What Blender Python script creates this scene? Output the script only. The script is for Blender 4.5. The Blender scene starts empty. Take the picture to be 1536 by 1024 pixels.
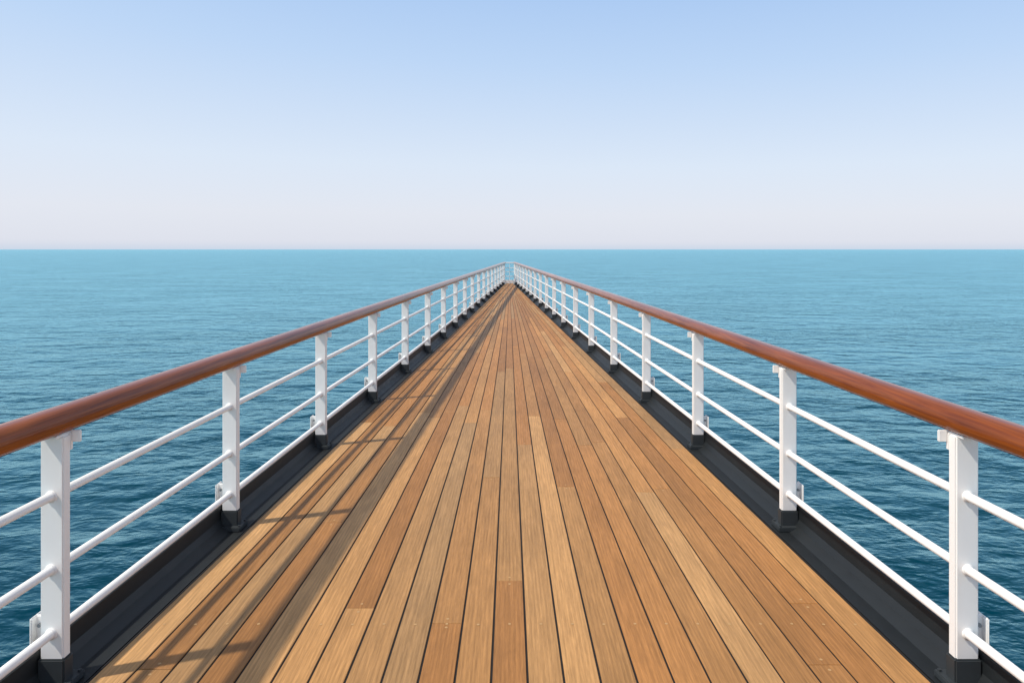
import bpy, bmesh, math, random
from mathutils import Vector, Matrix
random.seed(11)
S=bpy.context.scene
H=1.75; SEA=-8.3; END=35.1; BACK=-8.0

# ---------- helpers ----------
def mat(name):
    m=bpy.data.materials.new(name); m.use_nodes=True
    nt=m.node_tree; p=nt.nodes["Principled BSDF"]
    return m,nt,p
def N(nt,t,**k):
    n=nt.nodes.new(t)
    for a,b in k.items(): setattr(n,a,b)
    return n
def obj(name,bm,m,parent=None,smooth=False):
    bmesh.ops.recalc_face_normals(bm,faces=bm.faces)
    me=bpy.data.meshes.new(name); bm.to_mesh(me); bm.free()
    me.materials.append(m)
    if smooth:
        for p in me.polygons: p.use_smooth=True
    o=bpy.data.objects.new(name,me); S.collection.objects.link(o)
    if parent: o.parent=parent
    return o
def empty(name):
    e=bpy.data.objects.new(name,None); S.collection.objects.link(e); return e
def box(bm,x0,x1,y0,y1,z0,z1,bev=0):
    r=bmesh.ops.create_cube(bm,size=1)
    vs=r['verts']
    for v in vs:
        v.co=Vector(((x0+x1)/2+v.co.x*(x1-x0),(y0+y1)/2+v.co.y*(y1-y0),(z0+z1)/2+v.co.z*(z1-z0)))
    if bev:
        es=list({e for v in vs for e in v.link_edges})
        bmesh.ops.bevel(bm,geom=es,offset=bev,segments=2,affect='EDGES')
def tube(bm,a,b,r,seg=14,ry=None):
    a=Vector(a);b=Vector(b);d=(b-a).normalized()
    up=Vector((0,0,1)) if abs(d.z)<.9 else Vector((0,1,0))
    s=d.cross(up).normalized(); u=s.cross(d)
    ry=ry or r
    R=[]
    for p in (a,b):
        R.append([bm.verts.new(p+s*math.cos(t)*r+u*math.sin(t)*ry) for t in [2*math.pi*i/seg for i in range(seg)]])
    for i in range(seg):
        j=(i+1)%seg
        bm.faces.new((R[0][i],R[0][j],R[1][j],R[1][i]))
    bm.faces.new(R[0][::-1]); bm.faces.new(R[1])
def W(d): return 1.9775-.04883*d
def E(d): return W(d)-.14+.06*max(d,0)/35

# ---------- materials ----------
def wood_deck():
    m,nt,p=mat("teak_plank")
    L=nt.links.new
    tc=N(nt,'ShaderNodeTexCoord'); at=N(nt,'ShaderNodeAttribute',attribute_name="plank")
    sep=N(nt,'ShaderNodeSeparateColor'); L(at.outputs['Color'],sep.inputs[0])
    off=N(nt,'ShaderNodeVectorMath',operation='SCALE'); L(at.outputs['Color'],off.inputs[0]); off.inputs['Scale'].default_value=37
    add=N(nt,'ShaderNodeVectorMath',operation='ADD'); L(tc.outputs['Object'],add.inputs[0]); L(off.outputs[0],add.inputs[1])
    def noise(sc,s,det,dist=0,r=.6,src=None):
        mp=N(nt,'ShaderNodeMapping'); mp.inputs['Scale'].default_value=sc; L(src or add.outputs[0],mp.inputs[0])
        n=N(nt,'ShaderNodeTexNoise'); n.inputs['Scale'].default_value=s; n.inputs['Detail'].default_value=det
        n.inputs['Roughness'].default_value=r; n.inputs['Distortion'].default_value=dist
        L(mp.outputs[0],n.inputs['Vector']); return n.outputs['Fac']
    grain=noise((60,2.2,20),2.2,6,.4,.65)
    fine=noise((200,9,50),2.5,3)
    fig=noise((11,1.0,5),1.6,4,1.6)
    blot=noise((2.0,.7,1),1.3,3)
    wear=noise((.9,.5,1),1.1,5,.3,.6,tc.outputs['Object'])
    mp=N(nt,'ShaderNodeMapping'); mp.inputs['Scale'].default_value=(14,.9,6); L(add.outputs[0],mp.inputs[0])
    wv=N(nt,'ShaderNodeTexWave',bands_direction='X'); wv.inputs['Scale'].default_value=1.1; wv.inputs['Distortion'].default_value=7; wv.inputs['Detail'].default_value=3; wv.inputs['Detail Scale'].default_value=.7
    L(mp.outputs[0],wv.inputs[0])
    def rng(v,a,b,lo=.3,hi=.7):
        r=N(nt,'ShaderNodeMapRange'); L(v,r.inputs[0]); r.inputs[1].default_value=lo; r.inputs[2].default_value=hi; r.inputs[3].default_value=a; r.inputs[4].default_value=b
        return r.outputs[0]
    def mul(a,b):
        q=N(nt,'ShaderNodeMath',operation='MULTIPLY'); L(a,q.inputs[0]); L(b,q.inputs[1]); return q.outputs[0]
    v=mul(rng(grain,.76,1.16),rng(fine,.88,1.09))
    v=mul(v,rng(fig,.86,1.10)); v=mul(v,rng(blot,.88,1.08)); v=mul(v,rng(wv.outputs['Fac'],.90,1.05,0,1))
    v=mul(v,rng(sep.outputs[0],.76,1.10,0,1)); v=mul(v,rng(wear,.90,1.07))
    cr=N(nt,'ShaderNodeValToRGB'); L(sep.outputs[1],cr.inputs[0])
    e=cr.color_ramp.elements
    e[0].position=0; e[0].color=(.48,.215,.064,1); e[1].position=1; e[1].color=(.54,.305,.125,1)
    x=cr.color_ramp.elements.new(.35); x.color=(.53,.270,.094,1)
    sc=N(nt,'ShaderNodeVectorMath',operation='SCALE'); L(cr.outputs[0],sc.inputs[0]); L(v,sc.inputs['Scale'])
    L(sc.outputs[0],p.inputs['Base Color'])
    L(rng(grain,.62,.48),p.inputs['Roughness'])
    p.inputs['Specular IOR Level'].default_value=.28
    b=N(nt,'ShaderNodeBump'); b.inputs['Strength'].default_value=.25; b.inputs['Distance'].default_value=.002; L(grain,b.inputs['Height']); L(b.outputs[0],p.inputs['Normal'])
    return m
def varnish():
    m,nt,p=mat("varnished_mahogany"); L=nt.links.new
    tc=N(nt,'ShaderNodeTexCoord')
    mp=N(nt,'ShaderNodeMapping'); mp.inputs['Scale'].default_value=(40,1.2,60); L(tc.outputs['Object'],mp.inputs[0])
    n=N(nt,'ShaderNodeTexNoise'); n.inputs['Scale'].default_value=1.6; n.inputs['Detail'].default_value=6; n.inputs['Distortion'].default_value=.6; L(mp.outputs[0],n.inputs['Vector'])
    mp2=N(nt,'ShaderNodeMapping'); mp2.inputs['Scale'].default_value=(3,.5,3); L(tc.outputs['Object'],mp2.inputs[0])
    n2=N(nt,'ShaderNodeTexNoise'); n2.inputs['Scale'].default_value=1.2; L(mp2.outputs[0],n2.inputs['Vector'])
    ad=N(nt,'ShaderNodeMath',operation='ADD'); L(n.outputs['Fac'],ad.inputs[0]); L(n2.outputs['Fac'],ad.inputs[1])
    cr=N(nt,'ShaderNodeValToRGB'); 
    hf=N(nt,'ShaderNodeMath',operation='MULTIPLY'); L(ad.outputs[0],hf.inputs[0]); hf.inputs[1].default_value=.5
    L(hf.outputs[0],cr.inputs[0])
    e=cr.color_ramp.elements; e[0].position=.34; e[0].color=(.13,.024,.003,1); e[1].position=.66; e[1].color=(.34,.082,.007,1)
    L(cr.outputs[0],p.inputs['Base Color'])
    p.inputs['Roughness'].default_value=.5; p.inputs['Specular IOR Level'].default_value=.1
    p.inputs['Coat Weight'].default_value=.75; p.inputs['Coat Roughness'].default_value=.06; p.inputs['Coat IOR'].default_value=1.4
    return m
def paint(name,col,rough,var=.12,coat=0):
    m,nt,p=mat(name); L=nt.links.new
    tc=N(nt,'ShaderNodeTexCoord')
    n=N(nt,'ShaderNodeTexNoise'); n.inputs['Scale'].default_value=5; n.inputs['Detail'].default_value=7; n.inputs['Roughness'].default_value=.65; L(tc.outputs['Object'],n.inputs['Vector'])
    mx=N(nt,'ShaderNodeMix',data_type='RGBA'); L(n.outputs['Fac'],mx.inputs[0])
    mx.inputs[6].default_value=[c*(1-var) for c in col]+[1]; mx.inputs[7].default_value=[min(1,c*(1+var)) for c in col]+[1]
    L(mx.outputs[2],p.inputs['Base Color'])
    r=N(nt,'ShaderNodeMapRange'); L(n.outputs['Fac'],r.inputs[0]); r.inputs[3].default_value=rough-.12; r.inputs[4].default_value=rough+.12; L(r.outputs[0],p.inputs['Roughness'])
    p.inputs['Coat Weight'].default_value=coat
    b=N(nt,'ShaderNodeBump'); b.inputs['Strength'].default_value=.15; b.inputs['Distance'].default_value=.003; L(n.outputs['Fac'],b.inputs['Height']); L(b.outputs[0],p.inputs['Normal'])
    return m
TEAK=wood_deck(); MAHO=varnish()
WHITE=paint("white_gloss_paint",(.88,.87,.85),.38,.04)
DARK=paint("charcoal_paint",(.010,.013,.015),.55,.45)
BOOT=paint("dark_grey_steel",(.032,.038,.042),.5,.3)
HULLM=paint("navy_hull_paint",(.012,.02,.035),.4,.2)
CAULK=paint("black_caulking",(.010,.008,.007),.8,.2)
BOLT=paint("galvanised_bolt",(.25,.26,.27),.4,.2)
PLUG=paint("teak_plug",(.50,.30,.13),.6,.15)

# ---------- deck ----------
deck=empty("ship_deck")
NP=23
bm=bmesh.new(); lay=bm.loops.layers.color.new("plank")
bmp=bmesh.new()
fixed={-2:[3.2],0:[3.61],10:[3.38],9:[2.88],5:[6.1],-8:[4.38],-10:[2.85],6:[6.2],8:[5.0],-5:[7.3]}
def edges(i,d):
    w=2*E(d)/NP; g=min(.0095,.115*w)/2
    c=(i)*w
    return c-w/2+g,c+w/2-g
for i in range(-11,12):
    js=[BACK]
    fx=fixed.get(i)
    if fx:
        j=fx[0]-random.uniform(3.6,4.4); js+= [j-3.5,j]+fx
    else: js.append(-8+random.uniform(1,4)); 
    while js[-1]<END-2:
        nx=js[-1]+random.uniform(4.2,7)
        if not fx and 2.2<nx<4.6: nx+=2.6
        js.append(nx)
    js[-1]=END if js[-1]>END-1 else js[-1]
    if js[-1]<END: js.append(END)
    js=[min(j,END) for j in js]
    for a,b in zip(js[:-1],js[1:]):
        if b-a<.05: continue
        a2=a+.0015;b2=b-.0015
        col=(random.random(),random.random(),random.random(),1)
        if i in (0,-1,-2) and a<2.5 and b<3.7: col=(.35,0.1,random.random(),1)
        xa0,xa1=edges(i,a2); xb0,xb1=edges(i,b2)
        zt=random.uniform(-.0006,.0006); bv=.0018
        top=[bm.verts.new(c) for c in ((xa0+bv,a2+bv,zt),(xa1-bv,a2+bv,zt),(xb1-bv,b2-bv,zt),(xb0+bv,b2-bv,zt))]
        mid=[bm.verts.new(c) for c in ((xa0,a2,zt-bv),(xa1,a2,zt-bv),(xb1,b2,zt-bv),(xb0,b2,zt-bv))]
        bot=[bm.verts.new((v.co.x,v.co.y,-.02)) for v in mid]
        fs=[bm.faces.new(top)]
        for k in range(4):
            l=(k+1)%4
            fs.append(bm.faces.new((mid[k],mid[l],top[l],top[k]))); fs.append(bm.faces.new((bot[k],bot[l],mid[l],mid[k])))
        for f in fs:
            for lp in f.loops: lp[lay]=col
        for yy in (a2+.035,b2-.035):
            if 1<yy<14:
                c0,c1=edges(i,yy)
                bmesh.ops.create_circle(bmp,cap_ends=True,segments=12,radius=.007,matrix=Matrix.Translation((c0+(c1-c0)*.5,yy,zt+.0008)))
    yy=3.19+random.uniform(-.004,.004)
    c0,c1=edges(i,yy)
    bmesh.ops.create_circle(bmp,cap_ends=True,segments=12,radius=.007,matrix=Matrix.Translation(((c0+c1)/2,yy,.0016)))
obj("planks",bm,TEAK,deck)
obj("plugs",bmp,PLUG,deck)
bm=bmesh.new()
bm.faces.new([bm.verts.new(c) for c in ((-E(BACK)-.004,BACK,-.0055),(E(BACK)+.004,BACK,-.0055),(E(END)+.004,END,-.0055),(-E(END)-.004,END,-.0055))])
obj("caulking",bm,CAULK,deck)
prof=[(-.13,-.001),(-.125,-.016),(-.02,-.016),(.035,.015),(.055,.05),(.058,.128),(.075,.135),(.105,.135),(.108,.11),(.095,.10),(.09,-.10)]
for sd,nm in ((-1,"coaming_port"),(1,"coaming_starboard")):
    bm=bmesh.new(); rows=[]
    for y in (BACK,END+.05):
        r=[]
        for k,(u,z) in enumerate(prof):
            x=(E(y)+.004+(u+.13)) if k<2 else (W(y)+u)
            r.append(bm.verts.new((sd*x,y,z)))
        rows.append(r)
    for k in range(len(prof)-1):
        bm.faces.new((rows[0][k],rows[0][k+1],rows[1][k+1],rows[1][k]))
    obj(nm,bm,DARK,deck)

# ---------- hull ----------
hull=empty("ship_hull")
bm=bmesh.new()
ys=[BACK,0,10,20,28,END]
top=[];bot=[]
for sd in (-1,1):
    t=[bm.verts.new((sd*(W(y)+.088),y,-.05)) for y in ys]
    b=[bm.verts.new((sd*max(.05,(W(y)+.088)*(.85 if y<30 else .3)),y-(3.5 if y>30 else 0),SEA-1)) for y in ys]
    for k in range(len(ys)-1): bm.faces.new((t[k],t[k+1],b[k+1],b[k]))
    top.append(t);bot.append(b)
bm.faces.new((top[0][-1],top[1][-1],bot[1][-1],bot[0][-1]))
bm.faces.new((top[0][0],top[1][0],bot[1][0],bot[0][0]))
obj("hull_plating",bm,HULLM,hull)

# ---------- railings ----------
PY=[-6.1,-4.2,-2.4,-.6,1.15,2.77,4.33,6.09,7.93,9.8,11.72]
while PY[-1]<END-2.2: PY.append(PY[-1]+1.86)
def railing(sd):
    root=empty("ship_railing")
    P=lambda y,u,z:(sd*(W(y)+u),y,z)
    bm=bmesh.new(); seg=28; rows=[]
    ylist=[BACK+k*(END-BACK)/30 for k in range(31)]
    for y in ylist:
        r=[]
        for k in range(seg):
            t=2*math.pi*k/seg
            c,s=math.cos(t),math.sin(t)
            ux=math.copysign(abs(c)**.85,c)*.066; uz=math.copysign(abs(s)**.85,s)*(.058 if s>0 else .050)
            r.append(bm.verts.new((sd*(W(y))+ux,y,1.051+uz)))
        rows.append(r)
    for a,b in zip(rows[:-1],rows[1:]):
        for k in range(seg):
            l=(k+1)%seg; bm.faces.new((a[k],a[l],b[l],b[k]))
    bm.faces.new(rows[0]); bm.faces.new(rows[-1][::-1])
    obj("handrail",bm,MAHO,root,True)
    bm=bmesh.new()
    for z,r in ((.757,.018),(.462,.018),(.205,.018)):
        tube(bm,P(BACK,0,z),P(END,0,z),r,16)
    for y in PY:
        for z in (.757,.462,.205):
            tube(bm,P(y-.031,0,z),P(y-.019,0,z),.0235,16)
    obj("rails",bm,WHITE,root,True)
    bm=bmesh.new(); bb=bmesh.new(); bo=bmesh.new(); bt=bmesh.new()
    for y in PY:
        x=sd*W(y)
        box(bm,x-.047,x+.047,y-.024,y+.024,.09,.998,.006)
        box(bm,x-.04,x+.04,y-.055,y+.055,.994,1.006,.003)
        xi=x-sd*.047
        a,b=sorted((xi,xi-sd*.036)); box(bm,a,b,y+.028,y+.040,.962,1.010,.003)
        a,b=sorted((x-sd*.047,x-sd*.030)); box(bm,a,b,y+.022,y+.040,.93,1.0,.003)
        xo=x+sd*.047
        a,b=sorted((xo,xo+sd*.045)); box(bm,a,b,y+.01,y+.022,.10,.262,.004)
        a,b=sorted((xo+sd*.037,xo+sd*.047)); box(bm,a,b,y-.02,y+.065,.10,.262,.004)
        tube(bt,(xo+sd*.02,y-.002,.225),(xo+sd*.02,y+.012,.225),.008,6)
        tube(bt,(xo+sd*.02,y-.002,.165),(xo+sd*.02,y+.012,.165),.008,6)
        box(bb,x-.054,x+.054,y-.032,y+.032,.005,.105,.006)
        box(bb,x-.082,x+.082,y-.065,y+.065,-.015,.012,.004)
        for ax in (-.068,.068):
            for ay in (-.048,.048):
                tube(bo,(x+ax,y+ay,.010),(x+ax,y+ay,.021),.008,6)
    obj("posts",bm,WHITE,root); obj("post_boots",bb,BOOT,root); obj("foot_bolts",bo,BOOT,root); obj("bracket_bolts",bt,BOLT,root)
railing(-1); railing(1)

# ---------- gate at the bow ----------
g=empty("bow_gate")
bm=bmesh.new(); w=W(END)
for x in (-w,w): tube(bm,(x,END+.02,0),(x,END+.02,1.08),.035,10)
for z in (.12,.36,.60,.80,1.06): tube(bm,(-w,END+.02,z),(w,END+.02,z),.016 if z<.9 else .030,10)
tube(bm,(0,END+.02,.12),(0,END+.02,1.05),.012,8)
box(bm,-w,w,END,END+.015,0,.18,.002)
obj("gate_frame",bm,WHITE,g)

# ---------- sea ----------
def sea_mat():
    m=bpy.data.materials.new("sea_water"); m.use_nodes=True; nt=m.node_tree; L=nt.links.new
    nt.nodes.remove(nt.nodes["Principled BSDF"]); out=[n for n in nt.nodes if n.type=='OUTPUT_MATERIAL'][0]
    tc=N(nt,'ShaderNodeTexCoord')
    def noise(s,det,scale=(1,1,1),rot=0,dist=0,r=.55):
        mp=N(nt,'ShaderNodeMapping'); mp.inputs['Scale'].default_value=scale; mp.inputs['Rotation'].default_value=(0,0,math.radians(rot)); L(tc.outputs['Object'],mp.inputs[0])
        n=N(nt,'ShaderNodeTexNoise'); n.inputs['Scale'].default_value=s; n.inputs['Detail'].default_value=det; n.inputs['Roughness'].default_value=r; n.inputs['Distortion'].default_value=dist
        L(mp.outputs[0],n.inputs['Vector']); return n
    a=noise(.16,2,(1,1.5,1),12,.3); b=noise(.62,3,(1,1.6,1),-10,.4); c=noise(2.4,3,(1,1.5,1),20,.3)
    patch=noise(.035,4,(1,2.4,1),14,.6)
    pr=N(nt,'ShaderNodeMapRange'); L(patch.outputs['Fac'],pr.inputs[0]); pr.inputs[1].default_value=.35; pr.inputs[2].default_value=.65; pr.inputs[3].default_value=.5; pr.inputs[4].default_value=1.1
    def bump(n,dist,prev=None,st=1,mod=False):
        q=N(nt,'ShaderNodeBump'); q.inputs['Strength'].default_value=st; q.inputs['Distance'].default_value=dist
        L(n.outputs['Fac'],q.inputs['Height'])
        if mod:
            mm=N(nt,'ShaderNodeMath',operation='MULTIPLY'); L(pr.outputs[0],mm.inputs[0]); mm.inputs[1].default_value=dist; L(mm.outputs[0],q.inputs['Distance'])
        if prev: L(prev.outputs[0],q.inputs['Normal'])
        return q
    q=bump(a,.70); q=bump(b,.27,q,1,True); q=bump(c,.06,q,1,True)
    d=noise(1.9,4,(1,1.4,1),0)
    sb=N(nt,'ShaderNodeVectorMath',operation='SUBTRACT'); L(d.outputs['Color'],sb.inputs[0]); sb.inputs[1].default_value=(.5,.5,.5)
    ml=N(nt,'ShaderNodeVectorMath',operation='MULTIPLY'); L(sb.outputs[0],ml.inputs[0]); ml.inputs[1].default_value=(.42,.42,0)
    ms=N(nt,'ShaderNodeVectorMath',operation='SCALE'); L(ml.outputs[0],ms.inputs[0]); L(pr.outputs[0],ms.inputs['Scale'])
    ad=N(nt,'ShaderNodeVectorMath',operation='ADD'); L(q.outputs[0],ad.inputs[0]); L(ms.outputs[0],ad.inputs[1])
    nz=N(nt,'ShaderNodeVectorMath',operation='NORMALIZE'); L(ad.outputs[0],nz.inputs[0])
    big=noise(.02,4,(1,2.2,1),8,.5)
    cr=N(nt,'ShaderNodeValToRGB'); L(big.outputs['Fac'],cr.inputs[0])
    e=cr.color_ramp.elements; e[0].position=.3; e[0].color=(.0005,.030,.054,1); e[1].position=.7; e[1].color=(.0010,.047,.076,1)
    df=N(nt,'ShaderNodeBsdfDiffuse'); L(cr.outputs[0],df.inputs[0])
    gl=N(nt,'ShaderNodeBsdfGlossy'); gl.inputs['Color'].default_value=(.44,.80,.88,1); gl.inputs['Roughness'].default_value=.16; L(nz.outputs[0],gl.inputs['Normal'])
    fr=N(nt,'ShaderNodeFresnel'); fr.inputs['IOR'].default_value=1.33; L(nz.outputs[0],fr.inputs['Normal'])
    k=N(nt,'ShaderNodeMapRange'); L(fr.outputs[0],k.inputs[0]); k.inputs[1].default_value=.03; k.inputs[2].default_value=.56; k.inputs[3].default_value=.0; k.inputs[4].default_value=.98
    mx=N(nt,'ShaderNodeMixShader'); L(k.outputs[0],mx.inputs[0]); L(df.outputs[0],mx.inputs[1]); L(gl.outputs[0],mx.inputs[2])
    L(mx.outputs[0],out.inputs[0])
    return m
bm=bmesh.new()
R=60000
bm.faces.new([bm.verts.new(c) for c in ((-R,-R,0),(R,-R,0),(R,R,0),(-R,R,0))])
sea=obj("sea",bm,sea_mat()); sea.location=(0,0,SEA)

# ---------- light ----------
EL=52; AZ=20
d=Vector((math.cos(math.radians(EL))*math.cos(math.radians(AZ)),math.cos(math.radians(EL))*math.sin(math.radians(AZ)),-math.sin(math.radians(EL))))
ld=bpy.data.lights.new("sun","SUN"); ld.energy=3.8; ld.angle=math.radians(1.6); ld.color=(1,.93,.82)
lo=bpy.data.objects.new("sun",ld); S.collection.objects.link(lo); lo.rotation_euler=d.to_track_quat('-Z','Y').to_euler(); lo.location=(-20,-10,30)
w=bpy.data.worlds.new("World"); S.world=w; w.use_nodes=True; nt=w.node_tree; L=nt.links.new
bg=nt.nodes["Background"]; bg.inputs[1].default_value=.1
sky=N(nt,'ShaderNodeTexSky',sky_type='NISHITA'); sky.sun_disc=False; sky.sun_elevation=math.radians(EL); sky.sun_rotation=math.radians(270-AZ)
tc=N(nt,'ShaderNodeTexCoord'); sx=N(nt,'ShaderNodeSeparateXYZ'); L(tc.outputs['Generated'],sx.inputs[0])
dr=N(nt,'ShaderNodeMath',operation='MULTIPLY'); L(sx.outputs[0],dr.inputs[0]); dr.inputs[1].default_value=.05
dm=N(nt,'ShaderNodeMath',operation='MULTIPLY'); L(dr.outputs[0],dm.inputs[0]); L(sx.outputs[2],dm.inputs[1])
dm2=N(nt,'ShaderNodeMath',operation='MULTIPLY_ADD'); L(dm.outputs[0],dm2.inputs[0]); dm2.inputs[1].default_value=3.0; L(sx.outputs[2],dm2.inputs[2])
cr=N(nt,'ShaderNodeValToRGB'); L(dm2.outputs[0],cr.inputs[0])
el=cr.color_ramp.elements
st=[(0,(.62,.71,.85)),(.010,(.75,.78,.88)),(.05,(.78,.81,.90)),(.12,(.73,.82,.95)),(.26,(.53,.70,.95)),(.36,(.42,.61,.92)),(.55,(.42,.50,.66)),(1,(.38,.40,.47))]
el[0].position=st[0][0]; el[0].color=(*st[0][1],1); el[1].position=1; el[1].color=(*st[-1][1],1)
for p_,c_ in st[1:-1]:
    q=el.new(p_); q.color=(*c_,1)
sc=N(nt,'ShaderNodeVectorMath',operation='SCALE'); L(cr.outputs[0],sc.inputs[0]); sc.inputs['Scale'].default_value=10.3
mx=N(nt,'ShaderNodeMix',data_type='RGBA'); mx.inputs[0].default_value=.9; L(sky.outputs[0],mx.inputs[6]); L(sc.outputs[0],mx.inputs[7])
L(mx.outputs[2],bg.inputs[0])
S.view_settings.view_transform='Standard'; S.view_settings.look='None'; S.view_settings.exposure=0

# ---------- camera ----------
cd=bpy.data.cameras.new("camera"); cd.sensor_width=36; cd.lens=24; cd.shift_y=-138/1536; cd.shift_x=(768-764.3)/1536; cd.clip_end=200000; cd.clip_start=.05
co=bpy.data.objects.new("camera",cd); S.collection.objects.link(co); co.location=(0,0,H); co.rotation_euler=(math.radians(90),0,0)
S.camera=co
